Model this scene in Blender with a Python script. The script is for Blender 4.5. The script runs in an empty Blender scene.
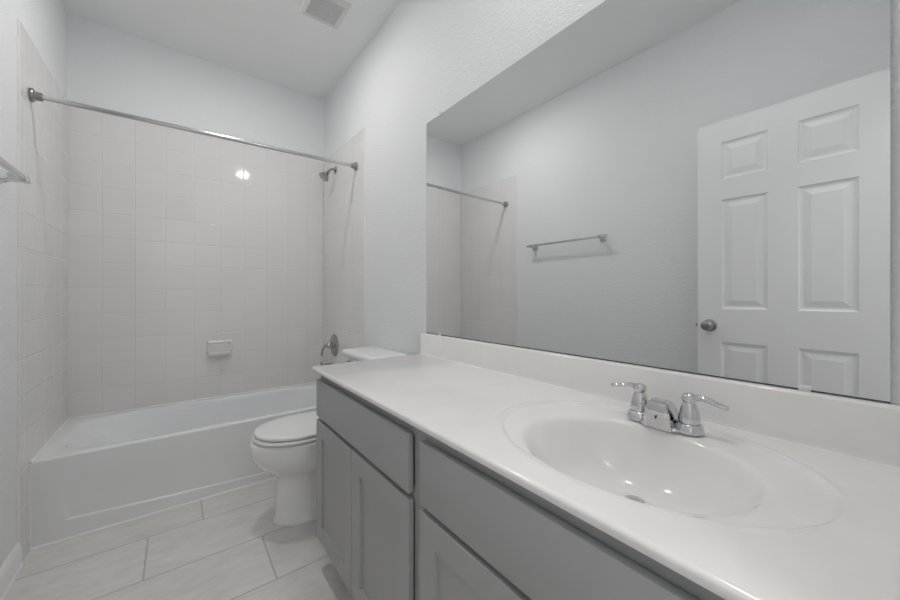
import bpy, bmesh, math
from math import pi, sin, cos, radians
from mathutils import Vector, Matrix

S = bpy.context.scene
COL = S.collection

# ------------------------------------------------------------------ camera
cam_d = bpy.data.cameras.new('camera')
cam = bpy.data.objects.new('camera', cam_d)
COL.objects.link(cam)
cam.location = (-1.0113, 0.0, 1.1228)
cam.rotation_euler = (radians(90), 0, radians(-37.943))
cam_d.sensor_width = 36.0
cam_d.lens = 350.076 / 900 * 36.0
cam_d.shift_y = -4.92 / 900
cam_d.clip_start = 0.01
S.camera = cam

# ------------------------------------------------------------------ world, exposure
w = bpy.data.worlds.new('world')
S.world = w
w.use_nodes = True
w.node_tree.nodes['Background'].inputs[0].default_value = (0.9, 0.95, 1, 1)
w.node_tree.nodes['Background'].inputs[1].default_value = 0.3
S.view_settings.view_transform = 'Standard'
S.view_settings.look = 'None'
S.view_settings.gamma = 1.0
S.view_settings.use_curve_mapping = False
S.view_settings.exposure = 0.19
S.cycles.diffuse_bounces = 10
S.cycles.max_bounces = 14
S.cycles.sample_clamp_indirect = 6.0
LIGHT_SINK = 130.0     # emission of the two round ceiling lights
LIGHT_TUB = 208.0
HALL_FILL_W = 16.0
LSCALE = 1.0

def area(name, loc, size, size_y, power, rot=(0, 0, 0), color=(1, 1, 1)):
    d = bpy.data.lights.new(name, 'AREA')
    d.shape = 'RECTANGLE'; d.size = size; d.size_y = size_y
    d.energy = power; d.color = color
    o = bpy.data.objects.new(name, d)
    o.location = loc; o.rotation_euler = rot
    COL.objects.link(o)
    return o
# unseen fill light added in the hallway, shining through the doorway behind the camera
area('hall_fill', (-0.9, -0.95, 2.70), 1.1, 0.8, HALL_FILL_W, (0, 0, 0), (1.0, 0.985, 0.96))

# ------------------------------------------------------------------ materials
def new_mat(name, color, rough=0.5, metal=0.0, spec=0.5, coat=0.0):
    m = bpy.data.materials.new(name)
    m.use_nodes = True
    b = m.node_tree.nodes['Principled BSDF']
    b.inputs['Base Color'].default_value = (*color, 1)
    b.inputs['Roughness'].default_value = rough
    b.inputs['Metallic'].default_value = metal
    b.inputs['Specular IOR Level'].default_value = spec
    b.inputs['Coat Weight'].default_value = coat
    b.inputs['Coat Roughness'].default_value = 0.08
    return m
def N(m, t, **kw):
    n = m.node_tree.nodes.new(t)
    for k, v in kw.items():
        setattr(n, k, v)
    return n
def L(m, a, b):
    m.node_tree.links.new(a, b)
def bsdf(m):
    return m.node_tree.nodes['Principled BSDF']
def noise_bump(m, scale, strength, dist=0.002, detail=3.0, rough=0.5):
    tc = N(m, 'ShaderNodeTexCoord')
    n = N(m, 'ShaderNodeTexNoise')
    n.inputs['Scale'].default_value = scale
    n.inputs['Detail'].default_value = detail
    n.inputs['Roughness'].default_value = rough
    b = N(m, 'ShaderNodeBump')
    b.inputs['Strength'].default_value = strength
    b.inputs['Distance'].default_value = dist
    L(m, tc.outputs['Object'], n.inputs['Vector'])
    L(m, n.outputs['Fac'], b.inputs['Height'])
    L(m, b.outputs['Normal'], bsdf(m).inputs['Normal'])
    return n, b

# painted drywall with orange-peel texture
M_wall = new_mat('wall_paint', (0.80, 0.81, 0.82), 0.62, spec=0.3)
noise_bump(M_wall, 120, 1.0, 0.0030, 2.0, 0.5)
M_ceil = new_mat('ceiling_paint', (0.86, 0.865, 0.87), 0.8, spec=0.2)
noise_bump(M_ceil, 90, 0.25, 0.0015, 2.0)
M_trimw = new_mat('trim_paint', (0.84, 0.845, 0.85), 0.35)
noise_bump(M_trimw, 14, 0.03, 0.001)
M_door = new_mat('door_paint', (0.80, 0.805, 0.81), 0.40)
n_, b_ = noise_bump(M_door, 60, 0.10, 0.0008)

def tile_mat(name, axis, u0, z0, tw, th_, color, grout):
    """glazed square wall tiles: grout grid and pillowed edges, axis = 'x' or 'y' along the wall"""
    m = new_mat(name, color, 0.10, spec=0.5)
    tc = N(m, 'ShaderNodeTexCoord')
    sep = N(m, 'ShaderNodeSeparateXYZ')
    L(m, tc.outputs['Object'], sep.inputs[0])
    def frac(sock, o, s):
        a = N(m, 'ShaderNodeMath', operation='SUBTRACT'); L(m, sock, a.inputs[0]); a.inputs[1].default_value = o
        d = N(m, 'ShaderNodeMath', operation='DIVIDE'); L(m, a.outputs[0], d.inputs[0]); d.inputs[1].default_value = s
        f = N(m, 'ShaderNodeMath', operation='FRACT'); L(m, d.outputs[0], f.inputs[0])
        fl = N(m, 'ShaderNodeMath', operation='FLOOR'); L(m, d.outputs[0], fl.inputs[0])
        # distance to the nearest joint, metres
        h = N(m, 'ShaderNodeMath', operation='SUBTRACT'); L(m, f.outputs[0], h.inputs[0]); h.inputs[1].default_value = 0.5
        ab = N(m, 'ShaderNodeMath', operation='ABSOLUTE'); L(m, h.outputs[0], ab.inputs[0])
        iv = N(m, 'ShaderNodeMath', operation='SUBTRACT'); iv.inputs[0].default_value = 0.5; L(m, ab.outputs[0], iv.inputs[1])
        mu = N(m, 'ShaderNodeMath', operation='MULTIPLY'); L(m, iv.outputs[0], mu.inputs[0]); mu.inputs[1].default_value = s
        return mu.outputs[0], fl.outputs[0]
    du, iu = frac(sep.outputs['X' if axis == 'x' else 'Y'], u0, tw)
    dz, iz = frac(sep.outputs['Z'], z0, th_)
    mn = N(m, 'ShaderNodeMath', operation='MINIMUM'); L(m, du, mn.inputs[0]); L(m, dz, mn.inputs[1])
    mr = N(m, 'ShaderNodeMapRange'); mr.interpolation_type = 'SMOOTHSTEP'
    L(m, mn.outputs[0], mr.inputs['Value'])
    mr.inputs['From Min'].default_value = 0.0006; mr.inputs['From Max'].default_value = 0.0045
    # colour: grout against glaze, with a slight difference from tile to tile
    cmb = N(m, 'ShaderNodeCombineXYZ'); L(m, iu, cmb.inputs[0]); L(m, iz, cmb.inputs[1])
    wn = N(m, 'ShaderNodeTexWhiteNoise', noise_dimensions='2D'); L(m, cmb.outputs[0], wn.inputs['Vector'])
    var = N(m, 'ShaderNodeMixRGB'); L(m, wn.outputs['Value'], var.inputs[0])
    var.inputs[1].default_value = (*[c * 0.985 for c in color], 1)
    var.inputs[2].default_value = (*[c * 1.01 for c in color], 1)
    gf = N(m, 'ShaderNodeMapRange'); L(m, mn.outputs[0], gf.inputs['Value'])
    gf.inputs['From Min'].default_value = 0.0009; gf.inputs['From Max'].default_value = 0.0018
    mix = N(m, 'ShaderNodeMixRGB'); L(m, gf.outputs[0], mix.inputs[0])
    mix.inputs[1].default_value = (*grout, 1); L(m, var.outputs[0], mix.inputs[2])
    L(m, mix.outputs[0], bsdf(m).inputs['Base Color'])
    rr = N(m, 'ShaderNodeMapRange'); L(m, gf.outputs[0], rr.inputs['Value'])
    rr.inputs['To Min'].default_value = 0.6; rr.inputs['To Max'].default_value = 0.06
    L(m, rr.outputs[0], bsdf(m).inputs['Roughness'])
    # height: joint + slow glaze ripple
    nz = N(m, 'ShaderNodeTexNoise'); nz.inputs['Scale'].default_value = 9; nz.inputs['Detail'].default_value = 1
    L(m, tc.outputs['Object'], nz.inputs['Vector'])
    ml = N(m, 'ShaderNodeMath', operation='MULTIPLY'); L(m, nz.outputs['Fac'], ml.inputs[0]); ml.inputs[1].default_value = 0.5
    ad = N(m, 'ShaderNodeMath', operation='ADD'); L(m, mr.outputs[0], ad.inputs[0]); L(m, ml.outputs[0], ad.inputs[1])
    bp = N(m, 'ShaderNodeBump'); bp.inputs['Strength'].default_value = 0.9; bp.inputs['Distance'].default_value = 0.0012
    L(m, ad.outputs[0], bp.inputs['Height']); L(m, bp.outputs['Normal'], bsdf(m).inputs['Normal'])
    return m
TC = (0.765, 0.757, 0.752); GC = (0.71, 0.703, 0.697)
TZ0 = 0.3815; TH = 0.1567
M_tile_back = tile_mat('tile_back_wall', 'x', -1.533, TZ0, 0.1533, TH, TC, GC)
M_tile_side = tile_mat('tile_side_wall', 'y', 3.045 - 0.1524 * 20, TZ0, 0.1524, TH, TC, GC)

# floor: long porcelain planks, each row shifted by a third
M_floor = new_mat('floor_tile', (0.5, 0.48, 0.45), 0.38, spec=0.4)
def build_floor_mat():
    m = M_floor
    tc = N(m, 'ShaderNodeTexCoord'); sep = N(m, 'ShaderNodeSeparateXYZ'); L(m, tc.outputs['Object'], sep.inputs[0])
    Hh = 0.3135; Ll = 0.627
    def M(op, a, b=None):
        n = N(m, 'ShaderNodeMath', operation=op)
        for i, v in enumerate((a, b)):
            if v is None: continue
            if isinstance(v, (int, float)): n.inputs[i].default_value = v
            else: L(m, v, n.inputs[i])
        return n.outputs[0]
    v = M('DIVIDE', M('SUBTRACT', sep.outputs['Y'], 1.826 - 20 * Hh), Hh)
    row = M('FLOOR', v); fv = M('FRACT', v)
    xs = M('SUBTRACT', M('SUBTRACT', sep.outputs['X'], -1.117), M('MULTIPLY', M('SUBTRACT', row, 20.0), 0.209))
    u = M('DIVIDE', xs, Ll); fu = M('FRACT', u); iu = M('FLOOR', u)
    def dist(f, s):
        return M('MULTIPLY', M('SUBTRACT', 0.5, M('ABSOLUTE', M('SUBTRACT', f, 0.5))), s)
    mn = M('MINIMUM', dist(fu, Ll), dist(fv, Hh))
    g = N(m, 'ShaderNodeMapRange'); L(m, mn, g.inputs['Value'])
    g.inputs['From Min'].default_value = 0.0024; g.inputs['From Max'].default_value = 0.0040
    cmb = N(m, 'ShaderNodeCombineXYZ'); L(m, iu, cmb.inputs[0]); L(m, row, cmb.inputs[1])
    wn = N(m, 'ShaderNodeTexWhiteNoise', noise_dimensions='2D'); L(m, cmb.outputs[0], wn.inputs['Vector'])
    # soft linear veining, different on each tile
    mp = N(m, 'ShaderNodeCombineXYZ')
    L(m, M('ADD', M('MULTIPLY', sep.outputs['X'], 3.0), M('MULTIPLY', wn.outputs['Value'], 31.0)), mp.inputs[0])
    L(m, M('MULTIPLY', sep.outputs['Y'], 9.0), mp.inputs[1]); L(m, M('MULTIPLY', wn.outputs['Value'], 17.0), mp.inputs[2])
    nz = N(m, 'ShaderNodeTexNoise'); nz.inputs['Scale'].default_value = 1.3; nz.inputs['Detail'].default_value = 6
    nz.inputs['Roughness'].default_value = 0.62; nz.inputs['Distortion'].default_value = 0.6
    L(m, mp.outputs[0], nz.inputs['Vector'])
    fine = N(m, 'ShaderNodeTexNoise'); fine.inputs['Scale'].default_value = 6; fine.inputs['Detail'].default_value = 4
    L(m, mp.outputs[0], fine.inputs['Vector'])
    sm = M('ADD', M('MULTIPLY', nz.outputs['Fac'], 0.6), M('MULTIPLY', fine.outputs['Fac'], 0.4))
    cr = N(m, 'ShaderNodeValToRGB'); L(m, sm, cr.inputs[0])
    cr.color_ramp.elements[0].position = 0.30; cr.color_ramp.elements[0].color = (0.585, 0.561, 0.535, 1)
    cr.color_ramp.elements[1].position = 0.70; cr.color_ramp.elements[1].color = (0.745, 0.722, 0.695, 1)
    mix = N(m, 'ShaderNodeMixRGB'); L(m, g.outputs[0], mix.inputs[0])
    mix.inputs[1].default_value = (0.47, 0.452, 0.43, 1); L(m, cr.outputs[0], mix.inputs[2])
    L(m, mix.outputs[0], bsdf(m).inputs['Base Color'])
    bp = N(m, 'ShaderNodeBump'); bp.inputs['Strength'].default_value = 0.5; bp.inputs['Distance'].default_value = 0.001
    L(m, g.outputs[0], bp.inputs['Height']); L(m, bp.outputs['Normal'], bsdf(m).inputs['Normal'])
build_floor_mat()

# cultured marble: off-white with faint cloudy veins
M_marble = new_mat('cultured_marble', (0.74, 0.725, 0.705), 0.12, spec=0.5)
def marble():
    m = M_marble
    tc = N(m, 'ShaderNodeTexCoord')
    nz = N(m, 'ShaderNodeTexNoise'); nz.inputs['Scale'].default_value = 5; nz.inputs['Detail'].default_value = 5
    nz.inputs['Distortion'].default_value = 1.6; nz.inputs['Roughness'].default_value = 0.55
    L(m, tc.outputs['Object'], nz.inputs['Vector'])
    cr = N(m, 'ShaderNodeValToRGB'); L(m, nz.outputs['Fac'], cr.inputs[0])
    cr.color_ramp.elements[0].position = 0.35; cr.color_ramp.elements[0].color = (0.835, 0.815, 0.80, 1)
    cr.color_ramp.elements[1].position = 0.66; cr.color_ramp.elements[1].color = (0.865, 0.848, 0.835, 1)
    L(m, cr.outputs[0], bsdf(m).inputs['Base Color'])
marble()
M_cab = new_mat('grey_cabinet_paint', (0.375, 0.378, 0.382), 0.42, spec=0.4)
noise_bump(M_cab, 40, 0.05, 0.0006)
M_tub = new_mat('white_tub_enamel', (0.80, 0.81, 0.82), 0.14)
noise_bump(M_tub, 5, 0.02, 0.001)
M_porc = new_mat('white_porcelain', (0.80, 0.805, 0.81), 0.10)
noise_bump(M_porc, 4, 0.01, 0.001)
M_seat = new_mat('white_seat_plastic', (0.78, 0.785, 0.79), 0.22)
noise_bump(M_seat, 6, 0.01, 0.001)
M_caulk = new_mat('white_caulk', (0.80, 0.80, 0.80), 0.5)
noise_bump(M_caulk, 50, 0.05, 0.001)
M_chrome = new_mat('chrome', (0.66, 0.67, 0.68), 0.05, 1.0)
noise_bump(M_chrome, 8, 0.01, 0.001)
M_chrome_darkrefl = new_mat('chrome_dark_reflections', (0.42, 0.42, 0.415), 0.12, 1.0)  # chrome with dark reflections put into its base colour
noise_bump(M_chrome_darkrefl, 8, 0.01, 0.001)
M_nickel = new_mat('brushed_nickel', (0.34, 0.335, 0.32), 0.28, 1.0)
noise_bump(M_nickel, 200, 0.05, 0.0003)
M_barm = new_mat('satin_metal', (0.62, 0.625, 0.63), 0.16, 1.0)
noise_bump(M_barm, 120, 0.03, 0.0003)
M_mirror = new_mat('mirror_silver', (0.845, 0.855, 0.855), 0.0, 1.0)
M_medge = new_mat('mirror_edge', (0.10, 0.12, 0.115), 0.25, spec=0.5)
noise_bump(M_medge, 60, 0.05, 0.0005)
M_clip = new_mat('clear_plastic', (0.80, 0.80, 0.79), 0.15)
M_dark = new_mat('dark_recess', (0.06, 0.06, 0.06), 0.8)
noise_bump(M_dark, 60, 0.1, 0.001)
M_vent = new_mat('vent_plastic', (0.70, 0.70, 0.70), 0.45)
noise_bump(M_vent, 30, 0.02, 0.001)
M_soap = new_mat('soap_dish_ceramic', (0.82, 0.815, 0.80), 0.12)
noise_bump(M_soap, 10, 0.02, 0.001)

def emis(name, color, strength):
    m = bpy.data.materials.new(name); m.use_nodes = True
    b = m.node_tree.nodes['Principled BSDF']
    b.inputs['Base Color'].default_value = (0.9, 0.9, 0.9, 1)
    b.inputs['Emission Color'].default_value = (*color, 1)
    b.inputs['Emission Strength'].default_value = strength
    return m
M_lamp_sink = emis('lamp_glow_sink', (1, 0.985, 0.965), LIGHT_SINK * LSCALE)
M_lamp_tub = emis('lamp_glow_tub', (1, 0.985, 0.965), LIGHT_TUB * LSCALE)

# ------------------------------------------------------------------ mesh helpers
def thing(name, label, cat, loc=(0, 0, 0), group=None):
    o = bpy.data.objects.new(name, None); COL.objects.link(o)
    o.empty_display_size = 0.05
    o.location = loc
    o['label'] = label; o['category'] = cat
    if group: o['group'] = group
    return o
def tag(o, label, cat, group=None):
    o['label'] = label; o['category'] = cat
    if group: o['group'] = group
    return o
def obj(name, bm, mat, parent=None, smooth=None, label=None):
    """link a bmesh written in world coordinates as one mesh object (under its parent)"""
    bmesh.ops.recalc_face_normals(bm, faces=bm.faces)
    me = bpy.data.meshes.new(name)
    bm.to_mesh(me); bm.free()
    mats = mat if isinstance(mat, (list, tuple)) else [mat]
    for m in mats: me.materials.append(m)
    o = bpy.data.objects.new(name, me); COL.objects.link(o)
    if parent is not None:
        o.parent = parent
        off = Vector((0, 0, 0)); p = parent
        while p is not None:
            off += Vector(p.location); p = p.parent
        me.transform(Matrix.Translation(-off))
    if smooth is not None:
        for p in me.polygons: p.use_smooth = True
        me.set_sharp_from_angle(angle=radians(smooth))
    if label: o['label'] = label
    return o
def struct(name, bm, mat, smooth=None):
    o = obj(name, bm, mat, None, smooth); o['kind'] = 'structure'; return o
def box(bm, x0, x1, y0, y1, z0, z1, bevel=0.0, seg=2, mi=0):
    r = bmesh.ops.create_cube(bm, size=1.0)
    vs = r['verts']
    for v in vs:
        v.co = Vector(((x0 + x1) / 2 + v.co.x * (x1 - x0), (y0 + y1) / 2 + v.co.y * (y1 - y0), (z0 + z1) / 2 + v.co.z * (z1 - z0)))
    fs = set(f for v in vs for f in v.link_faces)
    for f in fs: f.material_index = mi
    if bevel > 0:
        es = list(set(e for v in vs for e in v.link_edges))
        bmesh.ops.bevel(bm, geom=es, offset=bevel, segments=seg, profile=0.5, affect='EDGES')
    return bm
def B(*a, **k):
    bm = bmesh.new(); box(bm, *a, **k); return bm
def rings(bm, rs, cap0=True, cap1=True, closed=True):
    """skin a list of equal-length loops of points"""
    vs = [[bm.verts.new(p) for p in r] for r in rs]
    n = len(rs[0])
    for a, b in zip(vs, vs[1:]):
        for i in range(n if closed else n - 1):
            j = (i + 1) % n
            try: bm.faces.new((a[i], a[j], b[j], b[i]))
            except ValueError: pass
    if cap0: bm.faces.new(list(reversed(vs[0])))
    if cap1: bm.faces.new(vs[-1])
    return vs
def frame(axis):
    a = Vector(axis).normalized()
    t = Vector((0, 0, 1)) if abs(a.z) < 0.9 else Vector((1, 0, 0))
    u = a.cross(t).normalized(); v = a.cross(u).normalized()
    return a, u, v
def lathe(bm, origin, axis, prof, seg=40, sx=1.0, sy=1.0, cap0=True, cap1=True):
    """prof: (radius, height) pairs along axis"""
    a, u, v = frame(axis); o = Vector(origin)
    rs = []
    for r, h in prof:
        r = max(r, 0.0002)
        rs.append([o + a * h + u * (r * sx * cos(2 * pi * i / seg)) + v * (r * sy * sin(2 * pi * i / seg)) for i in range(seg)])
    rings(bm, rs, cap0, cap1)
    return bm
def tube(bm, pts, rad, seg=16, flat=None):
    """tube through points; rad a number or a list; flat = list of (width,height) half sizes"""
    pts = [Vector(p) for p in pts]; rs = []
    up = Vector((0, 0, 1))
    for i, p in enumerate(pts):
        t = (pts[min(i + 1, len(pts) - 1)] - pts[max(i - 1, 0)]).normalized()
        if abs(t.z) > 0.98:
            s = Vector((0, 1, 0))
        else:
            s = t.cross(up).normalized()
        n = s.cross(t).normalized()
        if flat: a_, b_ = flat[i]
        else:
            a_ = b_ = rad[i] if isinstance(rad, (list, tuple)) else rad
        rs.append([p + s * (a_ * cos(2 * pi * k / seg)) + n * (b_ * sin(2 * pi * k / seg)) for k in range(seg)])
    rings(bm, rs)
    return bm
def bez(p0, p1, p2, p3, n=14):
    p0, p1, p2, p3 = map(Vector, (p0, p1, p2, p3))
    return [(1 - t) ** 3 * p0 + 3 * (1 - t) ** 2 * t * p1 + 3 * (1 - t) * t * t * p2 + t ** 3 * p3 for t in [i / n for i in range(n + 1)]]
def sweep(bm, prof, p0, p1, udir, vdir=(0, 0, 1)):
    """extrude a closed 2-D profile from p0 to p1"""
    u = Vector(udir); v = Vector(vdir)
    rings(bm, [[Vector(p) + u * a + v * b for a, b in prof] for p in (p0, p1)])
    return bm
def cellface(bm, o, u, v, n, us, vs_, panels, steps):
    """a face cut into cells us x vs_; cells named in panels get nested rings (inset, depth)"""
    o = Vector(o); u = Vector(u); v = Vector(v); n = Vector(n)
    cache = {}
    def V(a, b, d=0.0):
        k = (round(a, 5), round(b, 5), round(d, 5))
        if k not in cache: cache[k] = bm.verts.new(o + u * a + v * b - n * d)
        return cache[k]
    for i in range(len(us) - 1):
        for j in range(len(vs_) - 1):
            a0, a1, b0, b1 = us[i], us[i + 1], vs_[j], vs_[j + 1]
            cur = [V(a0, b0), V(a1, b0), V(a1, b1), V(a0, b1)]
            if (i, j) in panels:
                for ins, dep in steps:
                    nx = [V(a0 + ins, b0 + ins, dep), V(a1 - ins, b0 + ins, dep), V(a1 - ins, b1 - ins, dep), V(a0 + ins, b1 - ins, dep)]
                    for k in range(4):
                        bm.faces.new((cur[k], cur[(k + 1) % 4], nx[(k + 1) % 4], nx[k]))
                    cur = nx
            bm.faces.new(cur)
    return V
def slab(bm, o, u, v, n, us, vs_, thick, panels, steps, back=False, e=0.002):
    """a panel-faced board: front face with small eased edge, sides and back"""
    cellface(bm, o, u, v, n, us, vs_, panels, steps)
    if back:
        cellface(bm, Vector(o) - Vector(n) * thick, u, v, -Vector(n), us, vs_, panels, steps)
    O = Vector(o); U = Vector(u); Vv = Vector(v); Nn = Vector(n)
    a0, a1, b0, b1 = us[0], us[-1], vs_[0], vs_[-1]
    def P(a, b, d): return O + U * a + Vv * b - Nn * d
    # side strips follow the cell cuts so the mesh stays watertight
    def strip(pts):
        for p, q in zip(pts, pts[1:]):
            f = [bm.verts.new(x) for x in (P(*p, 0), P(*q, 0), P(*q, thick), P(*p, thick))]
            bm.faces.new(f)
    strip([(a, b0) for a in us]); strip([(a, b1) for a in us])
    strip([(a0, b) for b in vs_]); strip([(a1, b) for b in vs_])
    if not back:
        bm.faces.new([bm.verts.new(P(*p, thick)) for p in ((a0, b0), (a1, b0), (a1, b1), (a0, b1))])
    bmesh.ops.remove_doubles(bm, verts=bm.verts, dist=0.00005)
    return bm
def bevel_obj(o, wd, seg=2, ang=40):
    md = o.modifiers.new('bevel', 'BEVEL'); md.width = wd; md.segments = seg
    md.limit_method = 'ANGLE'; md.angle_limit = radians(ang)
    return o

# ------------------------------------------------------------------ the room
XL, XR, YB, YF, ZC = -1.530, 0.004, 3.051, -0.04, 2.804
HY0, HX0, HX1 = -1.60, -2.10, 0.50            # hallway
DX0, DX1, DZ = -1.275, -0.580, 2.055          # doorway opening
struct('floor', B(HX0, HX1 + .1, HY0, YB + .1, -0.10, 0.0), M_floor)
struct('ceiling', B(HX0, HX1 + .1, HY0, YB + .1, ZC, ZC + 0.1), M_ceil)
def RW(y): return -0.0165 * max(0.0, y - 1.52) / 1.53      # the right wall drifts inwards past the vanity
bm = bmesh.new()
rings(bm, [[Vector(p + (z,)) for p in ((XR, YF), (XR + .12, YF), (XR + .12, YB + .1), (XR + RW(YB), YB + .1), (XR + RW(YB), YB), (XR, 1.52))] for z in (0, ZC)])
struct('wall_right', bm, M_wall)
struct('wall_left', B(XL - .12, XL, YF, YB + .1, 0, ZC), M_wall)
struct('wall_back', B(XL, XR, YB, YB + .1, 0, ZC), M_wall)
bm = bmesh.new()
box(bm, HX0, DX0 - .02, YF - .12, YF, 0, ZC)
box(bm, DX1 + .02, HX1, YF - .12, YF, 0, ZC)
box(bm, DX0 - .02, DX1 + .02, YF - .12, YF, DZ + .02, ZC)
struct('wall_front', bm, M_wall)
struct('wall_hall_left', B(HX0 - .1, HX0, HY0, YF, 0, ZC), M_wall)
struct('wall_hall_right', B(HX1, HX1 + .1, HY0, YF, 0, ZC), M_wall)
struct('wall_hall_far', B(HX0, HX1, HY0 - .1, HY0, 0, ZC), M_wall)
bm = bmesh.new()                               # door jamb lining
box(bm, DX0 - .02, DX0, YF - .125, YF + .005, 0, DZ)
box(bm, DX1, DX1 + .02, YF - .125, YF - .001, 0, DZ)
box(bm, DX0 - .02, DX1 + .02, YF - .125, YF - .001, DZ, DZ + .02)
struct('trim_1', bm, M_trimw)
bm = bmesh.new()                               # casing on the hall side
box(bm, DX0 - .075, DX0 - .012, YF - .140, YF - .12, 0, DZ + .06, .004)
box(bm, DX1 + .012, DX1 + .075, YF - .140, YF - .12, 0, DZ + .06, .004)
box(bm, DX0 - .012, DX1 + .012, YF - .140, YF - .12, DZ + .012, DZ + .06, .004)
struct('trim_2', bm, M_trimw)

# tile surround above and beside the tub (6 mm proud of the drywall)
ZT = 2.262
TE = 2.232                                     # outer edge of the side tiles
bm = bmesh.new(); box(bm, -1.524, -0.0195, 3.045, YB, 0.36, ZT, .0)
struct('wall_tile_back', bm, M_tile_back)
def side_tile(name, x0, x1, room):
    bm = bmesh.new()
    box(bm, x0, x1, 2.283, YB, 0.36, ZT)
    box(bm, x0, x1, 2.283, 2.357, 0.0, 0.36)
    # bull-nose column at the outer edge, down to the floor
    n = 6
    prof = [(0, 0)]
    xs, xw = (x1, x0) if room > 0 else (x0, x1)
    prof = [(xw, 2.283), (xs, 2.283)] + [(xs - room * 0.0055 * (1 - cos(pi / 2 * k / n)), 2.240 - 0.008 * sin(pi / 2 * k / n)) for k in range(n + 1)] + [(xw, TE)]
    rings(bm, [[Vector((a, b, z)) for a, b in prof] for z in (0.0, ZT)])
    if room < 0:
        for v in bm.verts: v.co.x += RW(v.co.y)
    return struct(name, bm, M_tile_side)
side_tile('wall_tile_left', XL, -1.524, 1)
side_tile('wall_tile_right', -0.002, XR, -1)

# baseboards
def baseboard(name, x_wall, room, y0, y1):
    h = 0.105
    prof = [(0, 0), (0.018, 0), (0.018, 0.012), (0.013, 0.020), (0.012, 0.074), (0.010, 0.082), (0.0085, 0.090), (0.0055, 0.098), (0.003, h), (0, h)]
    bm = bmesh.new(); sweep(bm, prof, (x_wall, y0, 0), (x_wall, y1, 0), (room, 0, 0))
    return struct(name, bm, M_trimw, 30)
baseboard('baseboard_left', XL, 1, YF, TE)
bb = baseboard('baseboard_right', XR, -1, 1.486, TE)
for v in bb.data.vertices: v.co.x += RW(v.co.y)

# ------------------------------------------------------------------ the open six-panel door
door = bpy.data.objects.new('door_1', None); COL.objects.link(door)
door.location = (-1.27, -0.005, 0.012); door['kind'] = 'structure'
bm = bmesh.new()
us = [0, .107, .292, .398, .583, .690]
vz = [0, .235, .863, 1.038, 1.615, 1.725, 1.920, 2.032]
pan = {(i, j) for i in (1, 3) for j in (1, 3, 5)}
steps = [(0.002, 0.004), (0.010, 0.008), (0.018, 0.0085), (0.020, 0.0080), (0.042, 0.0030), (0.0425, .0022)]
slab(bm, (-1.27, -0.003, 0.012), (0, 1, 0), (0, 0, 1), (1, 0, 0), us, vz, 0.035, pan, steps, back=True)
d = obj('door_slab', bm, M_door, door)
def knob(x, sgn):
    bm = bmesh.new()
    lathe(bm, (x, .631, .960), (sgn, 0, 0), [(0.0, 0), (.033, 0), (.033, .003), (.029, .007), (.012, .009), (.0105, .026), (.014, .030),
          (.024, .036), (.0275, .044), (.0275, .052), (.024, .060), (.016, .0655), (.004, .067)], 40)
    obj('door_knob', bm, M_nickel, door, 40, 'round brushed metal knob')
knob(-1.27, 1); knob(-1.305, -1)
obj('latch_plate', B(-1.300, -1.275, .6865, .6885, .930, .990, .0005), M_nickel, door)
bm = bmesh.new(); box(bm, -1.293, -1.281, .687, .699, .950, .966, .002); obj('latch_bolt', bm, M_nickel, door)
for z in (.22, 1.02, 1.82):
    bm = bmesh.new(); lathe(bm, (-1.268, -0.014, z), (0, 0, 1), [(.006, 0), (.006, .09)], 16)
    box(bm, -1.300, -1.270, -0.006, -0.0035, z, z + .09)
    obj('hinge', bm, M_nickel, door, 40)

# ------------------------------------------------------------------ bathtub
def rect_pt(t, x0, x1, y0, y1, cx, cy):
    """where the ray at angle t from (cx,cy) meets the rectangle"""
    dx, dy = cos(t), sin(t); k = 1e9
    if dx > 1e-9: k = min(k, (x1 - cx) / dx)
    if dx < -1e-9: k = min(k, (x0 - cx) / dx)
    if dy > 1e-9: k = min(k, (y1 - cy) / dy)
    if dy < -1e-9: k = min(k, (y0 - cy) / dy)
    return cx + dx * k, cy + dy * k
def angles(x0, x1, y0, y1, cx, cy, n):
    cs = sorted(math.atan2(y - cy, x - cx) % (2 * pi) for x in (x0, x1) for y in (y0, y1))
    out = []
    for i in range(4):
        a = cs[i]; b = cs[(i + 1) % 4] + (2 * pi if i == 3 else 0)
        m = max(4, round(n * (b - a) / (2 * pi)))
        out += [a + (b - a) * k / m for k in range(m)]
    return out
tub = thing('bathtub', 'white alcove bathtub with smooth apron, set between three tiled walls', 'bathtub', (-0.762, 2.70, 0))
TX0, TX1, TY0, TY1, TZ = -1.5235, -0.0192, 2.358, 3.0445, 0.383
def superell(t, cx, cy, a, b, p):
    c, s = cos(t), sin(t)
    k = (abs(c / a) ** p + abs(s / b) ** p) ** (-1 / p)
    return cx + c * k, cy + s * k
bm = bmesh.new()
tcx, tcy = -0.771, 2.710
ang = angles(TX0, TX1, TY0, TY1, tcx, tcy, 144)
R_ = []
def off_rect(i, z):
    return [Vector((*rect_pt(t, TX0 + i, TX1 - i, TY0 + i, TY1 - i, tcx, tcy), z)) for t in ang]
R_.append(off_rect(0.0, 0.0)); R_.append(off_rect(0.0, 0.040)); R_.append(off_rect(0.0, 0.34))
R_.append(off_rect(0.0, TZ - .012)); R_.append(off_rect(0.0, TZ - .008)); R_.append(off_rect(0.0010, TZ - .0035)); R_.append(off_rect(0.0035, TZ - .0008)); R_.append(off_rect(0.008, TZ)); R_.append(off_rect(0.030, TZ - .001))
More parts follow.
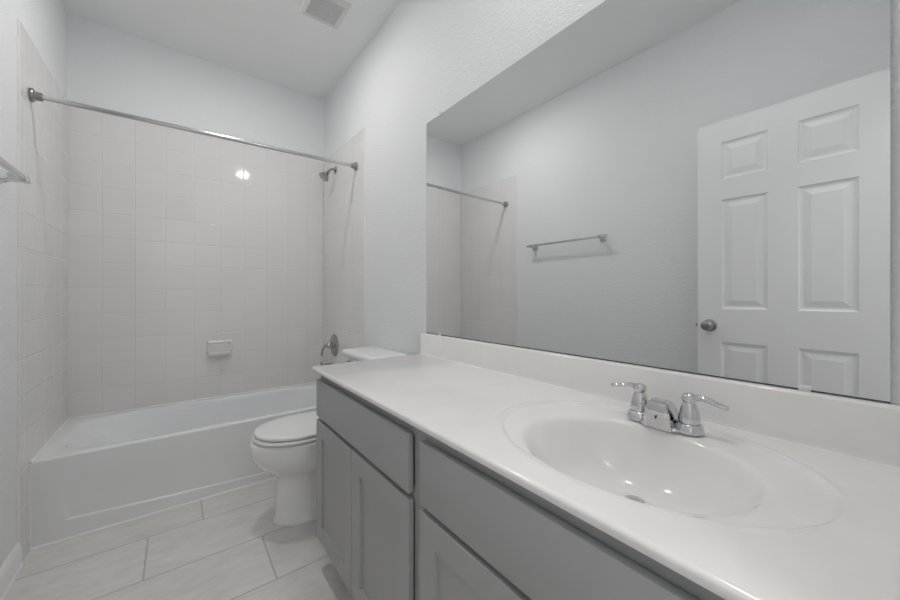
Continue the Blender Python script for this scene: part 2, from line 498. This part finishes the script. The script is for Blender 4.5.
# inner opening and basin, each ring: centre x, half length, half width, power, z
bas = [(-0.771, .700, .298, 5.0, TZ - .0015), (-0.771, .693, .291, 5.0, TZ - .004), (-0.768, .686, .286, 4.8, TZ - .012), (-0.762, .676, .281, 4.6, TZ - .035),
       (-0.735, .636, .270, 4.2, TZ - .10), (-0.700, .588, .258, 3.9, TZ - .18), (-0.672, .545, .246, 3.6, TZ - .245), (-0.655, .515, .230, 3.3, TZ - .285),
       (-0.648, .485, .208, 3.0, TZ - .308), (-0.64, .39, .16, 2.6, TZ - .316), (-0.62, .22, .08, 2.2, TZ - .320)]
for cx_, a_, b_, p_, z_ in bas:
    R_.append([Vector((*superell(math.atan2(sin(t), cos(t)), cx_, tcy, a_, b_, p_), z_)) for t in ang])
rings(bm, R_, cap0=False, cap1=True)
# apron emboss: the front face is replaced by a grid with a sunken curved panel
dead = [f for f in bm.faces if all(abs(v.co.y - TY0) < 1e-4 and v.co.z < TZ - .011 for v in f.verts)]
bmesh.ops.delete(bm, geom=dead, context='FACES')
def arc_z(x): return 0.092 - 0.047 * ((x + 1.41) / 0.74) ** 0.9 if x < -0.67 else 0.045
def arc_low(x):
    u = max(0.0, min(1.0, (x + 1.41) / 1.30)); return 0.090 - 0.052 * (1 - (1 - u) ** 1.6)
def sstep(e0, e1, x):
    t = max(0, min(1, (x - e0) / (e1 - e0))); return t * t * (3 - 2 * t)
nx, nz = 190, 110
g = []
for i in range(nx + 1):
    x = TX0 + (TX1 - TX0) * i / nx; col = []
    for j in range(nz + 1):
        z = (TZ - .012) * j / nz
        le = x - (-1.410 - 0.015 * sstep(0.09, 0.18, z)); re_ = -0.10 - x
        inz = sstep(-.004, .004, z - arc_low(x)) * sstep(-.004, .004, le) * sstep(-.004, .004, re_)
        fade = 1 - sstep(0.16, 0.30, z)
        col.append(bm.verts.new((x, TY0 + 0.0050 * inz * fade, z)))
    g.append(col)
for i in range(nx):
    for j in range(nz):
        bm.faces.new((g[i][j], g[i + 1][j], g[i + 1][j + 1], g[i][j + 1]))
obj('tub_body', bm, M_tub, tub, 35)
bm = bmesh.new()                               # caulk along the floor
rings(bm, [[Vector((x, TY0 + a, b)) for a, b in ((0.001, 0), (-.006, 0), (-.0045, .0025), (-.002, .0045), (0.001, .006))] for x in (TX0, TX1)])
obj('caulk_bead', bm, M_caulk, tub, 30, 'white caulk line along the floor')
bm = bmesh.new()                               # caulk up the apron's ends and around the rim
for x, sg in ((TX0 - .0004, 1), (TX1 + .0008, -1)):
    rings(bm, [[Vector((x, TY0 + .001, z)), Vector((x, TY0 - .006, z)), Vector((x + sg * .003, TY0 - .004, z)), Vector((x + sg * .006, TY0 + .001, z))] for z in (0.004, TZ - .004)])
    rings(bm, [[Vector((x, y, TZ - .001)), Vector((x + sg * .006, y, TZ - .001)), Vector((x + sg * .003, y, TZ + .003)), Vector((x, y, TZ + .006))] for y in (TY0 + .002, TY1)])
rings(bm, [[Vector((x, TY1 + .0004, TZ - .001)), Vector((x, TY1 - .006, TZ - .001)), Vector((x, TY1 - .003, TZ + .003)), Vector((x, TY1 + .0004, TZ + .006))] for x in (TX0, TX1)])
obj('rim_caulk', bm, M_caulk, tub, 30, 'thin white caulk where the tub meets the tile')
bm = bmesh.new()
lathe(bm, (-0.122, tcy, 0.285), (-1, 0, 0.13), [(0, 0), (.036, 0), (.036, .003), (.030, .008), (.004, .009)], 36)
obj('overflow_plate', bm, M_chrome, tub, 40, 'round chrome overflow plate')
bm = bmesh.new(); lathe(bm, (-0.30, tcy, TZ - .3185), (0, 0, 1), [(0, 0), (.030, 0), (.029, .003), (.018, .004), (.017, .002), (.003, .002)], 32)
obj('tub_drain', bm, M_chrome, tub, 40, 'round chrome drain')

# tub spout, valve, shower head
sp = thing('tub_spout', 'chrome tub spout on the tiled right wall below the shower valve', 'tub spout', (-0.002, 2.82, 0.535))
bm = bmesh.new()
tube(bm, [(-0.0165, 2.82, .548), (-.03, 2.82, .548), (-.06, 2.82, .548), (-.10, 2.82, .546), (-.125, 2.82, .541), (-.137, 2.82, .532)], 0, 24,
     flat=[(.026, .026), (.026, .026), (.0255, .0265), (.025, .026), (.023, .022), (.017, .014)])
obj('spout_body', bm, M_chrome_darkrefl, sp, 50)
bm = bmesh.new(); lathe(bm, (-.110, 2.82, .566), (0, 0, 1), [(.004, 0), (.004, .012), (.008, .015), (.008, .022), (.004, .024)], 16)
obj('diverter_knob', bm, M_chrome_darkrefl, sp, 40)

va = thing('shower_valve', 'chrome lever shower valve with round plate on the tiled right wall', 'shower valve', (-0.002, 2.782, 0.722))
bm = bmesh.new(); lathe(bm, (-0.0163, 2.782, .722), (-1, 0, 0), [(0, 0), (.088, 0), (.088, .003), (.082, .008), (.050, .013), (.034, .018), (.030, .022)], 56)
obj('escutcheon', bm, M_chrome_darkrefl, va, 40)
bm = bmesh.new(); lathe(bm, (-0.037, 2.782, .722), (-1, 0, 0), [(.024, 0), (.024, .018), (.021, .034), (.014, .042), (.003, .044)], 32)
obj('valve_hub', bm, M_chrome_darkrefl, va, 40)
bm = bmesh.new()
tube(bm, bez((-.063, 2.782, .728), (-.100, 2.783, .726), (-.112, 2.787, .706), (-.116, 2.791, .645), 12), 0, 14,
     flat=[(.012 - .0004 * i, .010 - .0002 * i) for i in range(13)])
obj('lever', bm, M_chrome_darkrefl, va, 60)

sh = thing('overhead_shower', 'small chrome shower head on a bent arm high on the tiled wall', 'shower head', (-0.002, 2.758, 2.118))
bm = bmesh.new(); lathe(bm, (-0.0157, 2.758, 2.118), (-1, 0, 0), [(0, 0), (.031, 0), (.030, .004), (.018, .010), (.011, .012)], 36)
obj('wall_flange', bm, M_chrome_darkrefl, sh, 40)
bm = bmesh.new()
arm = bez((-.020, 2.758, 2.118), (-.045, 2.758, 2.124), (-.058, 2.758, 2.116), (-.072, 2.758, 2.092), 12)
tube(bm, arm, .0085, 16); obj('shower_arm', bm, M_chrome_darkrefl, sh, 60)
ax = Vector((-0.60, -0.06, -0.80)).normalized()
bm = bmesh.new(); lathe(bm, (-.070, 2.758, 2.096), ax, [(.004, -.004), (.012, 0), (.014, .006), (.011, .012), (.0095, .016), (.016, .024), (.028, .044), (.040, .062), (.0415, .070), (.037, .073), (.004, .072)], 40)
obj('spray_head', bm, M_chrome_darkrefl, sh, 40)

# shower rod
RY = 2.36; RZL, RZR = 2.008, 2.032
rod = thing('shower_rod', 'straight polished metal shower rod spanning wall to wall above the tub', 'shower rod', (-0.762, RY, 2.02))
bm = bmesh.new(); tube(bm, [(-1.522, RY, RZL), (-1.0, RY, RZL + (RZR - RZL) * .343), (-0.013, RY, RZR)], .0115, 24)
obj('pole', bm, M_barm, rod, 60, None)
for x, s, z in ((-1.5235, 1, RZL), (-0.0112, -1, RZR)):
    bm = bmesh.new(); lathe(bm, (x, RY, z), (s, 0, 0), [(0, 0), (.029, 0), (.029, .009), (.026, .013), (.019, .016), (.018, .034), (.0165, .038), (.0115, .038)], 36)
    obj('end_flange', bm, M_nickel, rod, 40, 'round end flange against the tile')

# soap dish on the back wall
so = thing('soap_dish', 'white ceramic soap dish set in the back wall tiles', 'soap dish', (-.768, 3.045, .735))
bm = bmesh.new()
X0, X1, Z0, Z1, YW = -.843, -.693, .680, .795, 3.0445
box(bm, X0, X1, YW - .010, YW, Z0, Z1, .004, 3)
obj('back_plate', bm, M_soap, so, 40)
bm = bmesh.new()                               # tray: shallow basin with a rolled lip
n = 40; rs = []
def tray(sx, dy, z):
    out = []
    for k in range(n + 1):
        t = pi * k / n
        c, s = cos(t), sin(t)
        kx = (abs(c) ** 4 + abs(s) ** 4) ** (-.25)
        out.append(Vector(((X0 + X1) / 2 + sx * c * kx, YW - .008 - dy * s * kx, z)))
    return out
rs = [tray(.052, .030, Z0 + .002), tray(.066, .048, Z0 + .010), tray(.073, .060, Z0 + .024), tray(.0745, .063, Z0 + .034), tray(.073, .062, Z0 + .038),
      tray(.068, .056, Z0 + .036), tray(.064, .050, Z0 + .024), tray(.055, .040, Z0 + .017)]
rings(bm, rs, True, True, True)
obj('tray', bm, M_soap, so, 50)
bm = bmesh.new()
tube(bm, [(X0 + .008, YW - .008, Z1 - .010), (X0 + .010, YW - .030, Z1 - .011), (X0 + .022, YW - .040, Z1 - .011), ((X0 + X1) / 2, YW - .041, Z1 - .011), (X1 - .022, YW - .040, Z1 - .011), (X1 - .010, YW - .030, Z1 - .011), (X1 - .008, YW - .008, Z1 - .010)], .009, 14)
obj('grab_bar', bm, M_soap, so, 60)

# ------------------------------------------------------------------ toilet
TYC = 1.896
to = thing('toilet', 'white two-piece toilet with closed lid between tub and vanity', 'toilet', (-.36, TYC, 0))
def egg(xf, xb, hw, z, xc=None, p=2.1, pb=3.0, n=64):
    """outline pointing to -x: round front, squarer back"""
    xf -= .014
    if xc is None: xc = xf + (xb - xf) * 0.47
    out = []
    for k in range(n):
        t = 2 * pi * k / n; c, s = cos(t), sin(t)
        if c < 0: a_, q = xc - xf, p
        else: a_, q = xb - xc, pb
        kk = (abs(c / a_) ** q + abs(s / hw) ** q) ** (-1 / q)
        out.append(Vector((xc + c * kk, TYC + s * kk, z)))
    return out
bm = bmesh.new()
secs = [(-.622, -.13, .118, 0), (-.624, -.13, .120, .006), (-.622, -.13, .119, .022), (-.614, -.13, .113, .030), (-.612, -.13, .110, .07), (-.610, -.13, .107, .14), (-.608, -.12, .107, .20),
        (-.612, -.11, .110, .228), (-.632, -.08, .130, .250), (-.668, -.06, .157, .280), (-.703, -.045, .176, .315), (-.720, -.037, .183, .350), (-.725, -.03, .184, .390), (-.724, -.03, .184, .408),
        (-.718, -.03, .179, .4165), (-.70, -.035, .17, .418)]
rings(bm, [egg(a, b, c, z) for a, b, c, z in secs])
obj('bowl', bm, M_porc, to, 60)
def puck(name, xf, xb, hw, z0, z1, r, mat, dome=0.0):
    bm = bmesh.new()
    rs = [egg(xf + r, xb - r, hw - r, z0), egg(xf + r * .3, xb - r * .3, hw - r * .3, z0 + r * .3), egg(xf, xb, hw, z0 + r), egg(xf, xb, hw, z1 - r),
          egg(xf + r * .3, xb - r * .3, hw - r * .3, z1 - r * .3), egg(xf + r, xb - r, hw - r, z1)]
    for k in (1, 2, 3, 4, 5):
        q = k / 6; rs.append(egg(xf + r + (0.22) * q, xb - r - .18 * q, (hw - r) * (1 - q), z1 + dome * (1 - (1 - q) ** 2)))
    rings(bm, rs); return obj(name, bm, mat, to, 50)
puck('seat', -.713, -.265, .179, .4235, .4390, .005, M_seat)
puck('lid', -.706, -.262, .175, .4445, .4595, .005, M_seat, .006)
for s in (-1, 1):
    bm = bmesh.new(); box(bm, -.268, -.240, TYC + s * .075 - .018, TYC + s * .075 + .018, .4175, .450, .006)
    obj('seat_hinge', bm, M_seat, to, 40)
# tank: tapered with rounded front corners
def rrect(x0, x1, y0, y1, r, z, n=8):
    out = []
    for cx_, cy_, a0 in ((x1 - r, y1 - r, 0), (x0 + r, y1 - r, pi / 2), (x0 + r, y0 + r, pi), (x1 - r, y0 + r, 1.5 * pi)):
        for k in range(n + 1):
            t = a0 + pi / 2 * k / n; out.append(Vector((cx_ + r * cos(t), cy_ + r * sin(t), z)))
    return out
def front_bow(pts, amt):
    out = []
    for p in pts:
        q = p.copy()
        if q.x < -0.12: q.x -= amt * max(0.0, 1 - ((q.y - TYC) / 0.21) ** 2)
        out.append(q)
    return out
TKC = 1.850
bm = bmesh.new()
rings(bm, [rrect(-.175, -.022, TKC - .175, TKC + .175, .035, .4185), rrect(-.190, -.020, TKC - .188, TKC + .188, .04, .44), rrect(-.200, -.016, TKC - .198, TKC + .198, .035, .60),
           rrect(-.208, -.014, TKC - .203, TKC + .203, .035, .764)])
obj('tank', bm, M_porc, to, 50)
bm = bmesh.new()
LX0, LX1, LY0, LY1 = -.236, -.008, TKC - .218, TKC + .214
rings(bm, [front_bow(rrect(LX0 + .008, LX1, LY0 + .008, LY1 - .008, .04, .7645), .012), front_bow(rrect(LX0, LX1, LY0, LY1, .045, .772), .012), front_bow(rrect(LX0, LX1, LY0, LY1, .045, .788), .012),
           front_bow(rrect(LX0 + .003, LX1, LY0 + .003, LY1 - .003, .045, .795), .012), front_bow(rrect(LX0 + .012, LX1 - .006, LY0 + .012, LY1 - .012, .04, .800), .012), front_bow(rrect(LX0 + .05, LX1 - .03, LY0 + .05, LY1 - .05, .03, .8025), .005)])
obj('tank_lid', bm, M_porc, to, 50)
bm = bmesh.new()
lathe(bm, (-.207, TKC + .145, .730), (-1, 0, 0), [(.012, -.004), (.012, .006), (.007, .010), (.006, .018)], 20)
tube(bm, [(-.222, TKC + .148, .730), (-.226, TKC + .12, .728), (-.227, TKC + .075, .722)], [.006, .006, .007], 12)
obj('flush_lever', bm, M_chrome, to, 50, 'chrome flush lever')

# ------------------------------------------------------------------ vanity cabinet
CX = -0.557                                    # door faces
FX = -0.538                                    # face frame
va_ = thing('vanity_cabinet', 'long grey shaker vanity cabinet under the white countertop', 'cabinet', (-.28, .72, 0))
CY0, CY1 = -0.036, 1.484
bm = bmesh.new()
t_ = .018
for a, b in ((CY1 - t_, CY1), (CY0, CY0 + t_)):                          # end panels, notched for the toe kick
    rings(bm, [[Vector((x, y, z)) for x, z in ((FX + .019, .105), (FX + .019, .8070), (-.002, .8070), (-.002, 0), (-.470, 0), (-.470, .105))] for y in (a, b)])
box(bm, FX + .019, -0.002, CY0 + t_, CY1 - t_, .105, .123)               # bottom
box(bm, -0.008, -0.002, CY0 + t_, CY1 - t_, .123, .8070)                 # back
box(bm, FX + .019, -0.008, .716, .734, .123, .8070)                      # middle partition
obj('carcass', bm, M_cab, va_)
bm = bmesh.new()                                                       # face frame
for a, b in ((CY0, CY0 + .045), (.700, .752), (CY1 - .045, CY1)):
    box(bm, FX, FX + .019, a, b, .105, .8070)
for a, b in ((CY0 + .045, .700), (.752, CY1 - .045)):
    box(bm, FX, FX + .019, a, b, .765, .8070); box(bm, FX, FX + .019, a, b, .105, .145); box(bm, FX, FX + .019, a, b, .600, .640)
bevel_obj(obj('face_frame', bm, M_cab, va_), .0006, 1)
bm = bmesh.new(); box(bm, -.470, -.455, CY0 + t_, CY1 - t_, 0.0, .105)
obj('toe_kick', bm, M_cab, va_)
def shaker(y0, y1, z0, z1):
    bm = bmesh.new(); r = .063
    slab(bm, (CX, y0, z0), (0, 1, 0), (0, 0, 1), (-1, 0, 0), [0, r, y1 - y0 - r, y1 - y0], [0, r, z1 - z0 - r, z1 - z0], .0155, {(1, 1)},
         [(0.0, .006), (0.0004, .0085)])
    return bevel_obj(obj('door', bm, M_cab, va_), .0009, 2, 50)
for a, b in ((1.1155, 1.481), (.7515, 1.1125), (.3360, .7005), (-.0320, .3325)):
    shaker(a, b, .130, .6115)
for a, b in ((.7515, 1.481), (-.0320, .7005)):
    bm = B(CX, CX + .0155, a, b, .627, .7755, .0010, 2)
    obj('drawer_front', bm, M_cab, va_, 30)

# ------------------------------------------------------------------ countertop with integral sink
ct = thing('vanity_countertop', 'off-white cultured marble countertop with molded oval sink and backsplash', 'countertop', (-.285, .72, .81))
KZ, KX, K0, K1 = .8245, -.566, -.0385, 1.508
bm = bmesh.new()
xa, xb = KX + .009, 0.002                      # flat part of the top
sy0, sy1 = K0, .700
ocx, ocy, oa, ob = -.285, .336, .222, .291      # outer oval
icx, icy, ia, ib = -.318, .331, .171, .206      # bowl oval
ang = angles(xa, xb, sy0, sy1, -.30, .322, 160)
def oval(t, cx_, cy_, a_, b_, s, z):
    x, y = cx_ + a_ * s * cos(t), cy_ + b_ * s * sin(t)
    return Vector((x, y, z))
DX, DY = -.256, .342                            # drain
Rr = []
def ray_oval(t, cx_, cy_, a_, b_):
    # point on an oval seen from the common centre at angle t
    px, py = -.30, .322; dx, dy = cos(t), sin(t)
    ex, ey = (px - cx_) / a_, (py - cy_) / b_; fx, fy = dx / a_, dy / b_
    A_ = fx * fx + fy * fy; B_ = 2 * (ex * fx + ey * fy); C_ = ex * ex + ey * ey - 1
    k = (-B_ + math.sqrt(B_ * B_ - 4 * A_ * C_)) / (2 * A_)
    return px + dx * k, py + dy * k
Rr.append([Vector((*rect_pt(t, xa, xb, sy0, sy1, -.30, .322), KZ)) for t in ang])
for sc, z in ((1.05, 0), (1.022, 0), (1.008, .0012), (.998, .0012), (.986, -.0008), (.970, -.0040), (.955, -.0050), (.93, -.0055)):
    Rr.append([Vector((*ray_oval(t, ocx, ocy, oa * sc, ob * sc), KZ + z)) for t in ang])
for sc, z in ((1.09, -.0062), (1.055, -.0070), (1.03, -.0084), (1.01, -.0108), (.992, -.0142), (.974, -.0188), (.952, -.0260), (.925, -.0360), (.885, -.0500), (.835, -.0655), (.77, -.082), (.68, -.099), (.57, -.113), (.45, -.1235), (.33, -.130), (.22, -.1335)):
    cx2 = icx + (DX - icx) * (1 - min(sc, 1)) / .8; cy2 = icy + (DY - icy) * (1 - min(sc, 1)) / .8
    ring = []
    for t in ang:
        k = max(0.0, min(1.0, (.97 - sc) / .4)); k = k * k * (3 - 2 * k)
        te = math.atan2(sin(t) / ib, cos(t) / ia)
        q = (cx2 + ia * sc * cos(te), cy2 + ib * sc * sin(te))
        p = ray_oval(t, cx2, cy2, ia * sc, ib * sc) if k < 1 else q
        ring.append(Vector((p[0] * (1 - k) + q[0] * k, p[1] * (1 - k) + q[1] * k, KZ + z)))
    Rr.append(ring)
Rr.append([Vector((DX + .024 * cos(t), DY + .024 * sin(t), KZ - .135)) for t in ang])
Rr.append([Vector((DX + .021 * cos(t), DY + .021 * sin(t), KZ - .1385)) for t in ang])
rings(bm, Rr, cap0=False, cap1=True)
def quad(*p): bm.faces.new([bm.verts.new(q) for q in p])
quad((xa, sy1, KZ), (xb, sy1, KZ), (xb, K1 - .004, KZ), (xa, K1 - .004, KZ))
prof = [(xa, KZ)] + [(KX + .009 - .009 * sin(pi / 2 * k / 6), KZ - .007 * (1 - cos(pi / 2 * k / 6))) for k in range(1, 7)] + [(KX, KZ - .0135), (KX + .0018, KZ - .0165), (KX + .06, KZ - .0165)]
rings(bm, [[Vector((a, y, b)) for a, b in prof] for y in (K0, K1 - .004, )], False, False, False)
rings(bm, [[Vector((a, K1 - .004, b)) for a, b in prof], [Vector((a, K1 - .001, b - .001)) for a, b in prof], [Vector((a + .002, K1, b - .003)) for a, b in prof][:-1] + [Vector((KX + .06, K1, KZ - .0165))]], False, False, False)
quad((xa, K1 - .004, KZ), (xb, K1 - .004, KZ), (xb, K1 - .001, KZ - .001), (xa, K1 - .001, KZ - .001))
quad((xa, K1 - .001, KZ - .001), (xb, K1 - .001, KZ - .001), (xb, K1, KZ - .003), (xa + .002, K1, KZ - .003))
quad((KX + .002, K1, KZ - .0165), (xb, K1, KZ - .0165), (xb, K1, KZ - .003), (xa + .002, K1, KZ - .003))
for u0, u1 in ((K0, .090), (.570, K1)):        # underside, open where the bowl hangs through
    quad((KX + .06, u0, KZ - .0165), (xb, u0, KZ - .0165), (xb, u1, KZ - .0165), (KX + .06, u1, KZ - .0165))
bmesh.ops.remove_doubles(bm, verts=bm.verts, dist=.0001)
obj('sink_top', bm, M_marble, ct, 50)
bm = bmesh.new()
bsx = -.027
prof = [(0.002, KZ - .001), (bsx - .012, KZ - .001), (bsx - .0035, KZ + .002), (bsx, KZ + .011), (bsx, .922), (bsx + .002, .9255), (bsx + .005, .927), (.002, .927)]
rings(bm, [[Vector((a, y, b)) for a, b in prof] for y in (K0, K1 - .001)])
obj('backsplash', bm, M_marble, ct, 40)
bm = bmesh.new(); lathe(bm, (DX, DY, KZ - .1380), (0, 0, 1), [(.0205, 0), (.0225, .003), (.021, .005), (.017, .0052), (.0165, .003), (.0160, .003), (.0158, .007), (.013, .010), (.003, .0112)], 40)
obj('drain_stopper', bm, M_chrome, ct, 40, 'chrome pop-up drain stopper')

# faucet
fc = thing('sink_faucet', 'chrome two-handle centerset faucet behind the oval sink', 'faucet', (-.125, .337, .822))
FZ = .8205; FXc = -.117; FY = .338
def stad(hx, hy, z, n=48):
    """stadium outline long in y"""
    out = []
    for k in range(n):
        t = 2 * pi * k / n
        c, s = cos(t), sin(t)
        kk = (abs(c / hx) ** 2.6 + abs(s / hy) ** 3.4) ** (-1 / 3.0)
        out.append(Vector((FXc + c * kk * 1.0, FY + s * kk, z)))
    return out
bm = bmesh.new(); rings(bm, [stad(.021, .072, FZ), stad(.022, .073, FZ + .003), stad(.021, .072, FZ + .006), stad(.018, .068, FZ + .008)])
obj('base_plate', bm, M_chrome, fc, 40)
for s, name in ((1, 'l'), (-1, 'r')):
    hy = FY + s * .0525
    bm = bmesh.new()
    lathe(bm, (FXc, hy, FZ + .001), (0, 0, 1), [(.0275, 0), (.0285, .003), (.0280, .007), (.0245, .0185), (.0225, .0200), (.0195, .0202), (.0195, .0220), (.0212, .0225), (.0214, .027), (.0198, .038), (.0172, .050), (.0142, .059),
          (.0125, .0635), (.0120, .065), (.0145, .067), (.0160, .073), (.0145, .080), (.009, .0845), (.002, .0855)], 40)
    hd = obj('handle', bm, M_chrome, fc, 40)
    bm = bmesh.new()
    pts = bez((FXc, hy, FZ + .074), (FXc + .001, hy + s * .028, FZ + .086), (FXc + .001, hy + s * .045, FZ + .070), (FXc, hy + s * .070, FZ + .068), 14)
    tube(bm, pts, 0, 14, flat=[(.0070 + .0035 * (i / 14) ** 1.5 if i < 14 else .006, .0068 - .0018 * (i / 14)) for i in range(15)])
    obj('lever', bm, M_chrome, hd, 60)
bm = bmesh.new()                                # spout: low broad block with a rounded hood over a flat front
xc = FXc
outer = [(xc + .016, FZ + .006), (xc + .017, FZ + .030), (xc + .012, FZ + .046), (xc + .002, FZ + .0590), (xc - .010, FZ + .0625), (xc - .024, FZ + .0612), (xc - .036, FZ + .0560), (xc - .046, FZ + .047),
         (xc - .0485, FZ + .0440), (xc - .046, FZ + .0415), (xc - .0385, FZ + .0430), (xc - .0370, FZ + .040), (xc - .0390, FZ + .020), (xc - .0405, FZ + .001)]
def hwid(z): return .0300 - .0110 * max(0, (z - FZ) / .0625) ** 1.8
ys = [-1, -.96, -.86, -.6, -.3, 0, .3, .6, .86, .96, 1]
rs = []
for q in ys:
    shrink = 1 - .10 * max(0, (abs(q) - .80) / .2) ** 2
    rs.append([Vector((xc - .012 + (x - xc + .012) * shrink, FY + q * hwid(z), FZ + (z - FZ) * (1 - (1 - shrink) * .5))) for x, z in outer])
rings(bm, rs)
so_ = obj('spout', bm, M_chrome, fc, 35)
bm = bmesh.new(); box(bm, FXc - .0412, FXc - .0375, FY - .000, FY + .0022, FZ + .023, FZ + .029, .0)
obj('maker_mark', bm, M_dark, so_, None, 'tiny dark mark on the faucet front')

# ------------------------------------------------------------------ mirror
MY0, MY1, MZ0, MZ1 = .0095, 1.492, .931, 2.0037
mi = thing('wall_mirror', 'large frameless mirror on the wall above the backsplash', 'mirror', (0, .75, 1.46))
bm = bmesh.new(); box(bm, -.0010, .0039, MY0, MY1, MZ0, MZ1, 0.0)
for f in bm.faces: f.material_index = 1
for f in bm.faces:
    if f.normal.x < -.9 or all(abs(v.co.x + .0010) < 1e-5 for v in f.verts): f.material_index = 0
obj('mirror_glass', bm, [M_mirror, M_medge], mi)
obj('bottom_strip', B(-.0016, .0038, MY0, MY1, MZ0 - .0034, MZ0 - .0002), M_medge, mi, None, 'thin dark strip under the mirror')  # dark strip added in the gap between mirror and backsplash
def clip(y, z, s):
    bm = bmesh.new()
    box(bm, -.006, -.0012, y - .010, y + .010, min(z, z - s * .008), max(z, z - s * .008), .0015)
    if s > 0:
        box(bm, -.006, .004, y - .009, y + .009, z + .0003, z + .012, .0015)
    else:
        box(bm, -.006, .004, y - .009, y + .009, z - .0036, z - .0003, .0006)
    obj('mirror_clip', bm, M_clip, mi, None, 'small clear plastic clip')
clip(1.376, MZ1, 1); clip(.25, MZ1, 1); clip(.118, MZ0, -1); clip(1.376, MZ0, -1)

# ------------------------------------------------------------------ towel bar on the left wall
tb = thing('towel_bar', 'metal towel bar with square posts on the left wall', 'towel bar', (XL, 1.69, 1.555))
BX = -1.462; BZ = 1.556; PY = (2.010, 1.372)
bm = bmesh.new(); box(bm, BX - .008, BX + .008, 1.325, 2.05, BZ - .008, BZ + .008, .002)
obj('bar', bm, M_barm, tb)
for y in PY:
    bm = bmesh.new()
    def sq(x, h, h2=None):
        h2 = h2 or h
        return [Vector((x, y - h, BZ - h2)), Vector((x, y + h, BZ - h2)), Vector((x, y + h, BZ + h2)), Vector((x, y - h, BZ + h2))]
    rings(bm, [sq(XL + .0003, .026), sq(XL + .006, .026), sq(XL + .010, .022), sq(XL + .030, .014), sq(BX - .010, .012), sq(BX + .011, .012), sq(BX + .013, .010)])
    bevel_obj(obj('post', bm, M_barm, tb), .001, 2)

# ------------------------------------------------------------------ ceiling: exhaust vent, two round lights
ve = thing('ceiling_vent', 'square white exhaust fan grille on the ceiling beside the light', 'ceiling vent', (-.33, 2.068, ZC))
VX0, VX1, VY0, VY1 = -.446, -.213, 1.948, 2.182
zt = ZC - .0003
bm = bmesh.new()
def ringrect(i, z): return [Vector((VX0 + i, VY0 + i, z)), Vector((VX1 - i, VY0 + i, z)), Vector((VX1 - i, VY1 - i, z)), Vector((VX0 + i, VY1 - i, z))]
rings(bm, [ringrect(0, zt), ringrect(0, zt - .005), ringrect(.006, zt - .011), ringrect(.030, zt - .016), ringrect(.033, zt - .013), ringrect(.033, zt)], False, False)
bevel_obj(obj('vent_frame', bm, M_vent, ve), .002, 2, 25)
bm = bmesh.new()
gx0, gx1, gy0, gy1 = VX0 + .033, VX1 - .033, VY0 + .033, VY1 - .033
nb = 18
for i in range(nb + 1):
    x = gx0 + (gx1 - gx0) * i / nb; box(bm, x - .0022, x + .0022, gy0, gy1, zt - .0125, zt - .0095)
    y = gy0 + (gy1 - gy0) * i / nb; box(bm, gx0, gx1, y - .0022, y + .0022, zt - .0140, zt - .0110)
obj('grille', bm, M_vent, ve, None, 'fine square mesh grille')
obj('fan_recess', B(gx0, gx1, gy0, gy1, zt - .004, zt, 0), M_dark, ve, None, 'dark opening behind the grille')

def ceiling_light(x, y, mat, label):
    t = thing('ceiling_light', label, 'ceiling light', (x, y, ZC), 'round ceiling lights')
    bm = bmesh.new(); lathe(bm, (x, y, ZC - .0003), (0, 0, -1), [(.092, 0), (.092, .004), (.086, .010), (.066, .012), (.060, .008), (.060, 0)], 56, cap0=False, cap1=False)
    obj('trim_ring', bm, M_vent, t, 40)
    bm = bmesh.new(); lathe(bm, (x, y, ZC - .001), (0, 0, -1), [(.058, .0), (.058, .008), (.052, .0125), (.038, .0155), (.020, .017), (.004, .0175)], 56)
    obj('diffuser', bm, mat, t, 40)
ceiling_light(-.29, .50, M_lamp_sink, 'round white ceiling light above the sink')
ceiling_light(-.755, 2.03, M_lamp_tub, 'round white ceiling light over the floor before the tub')
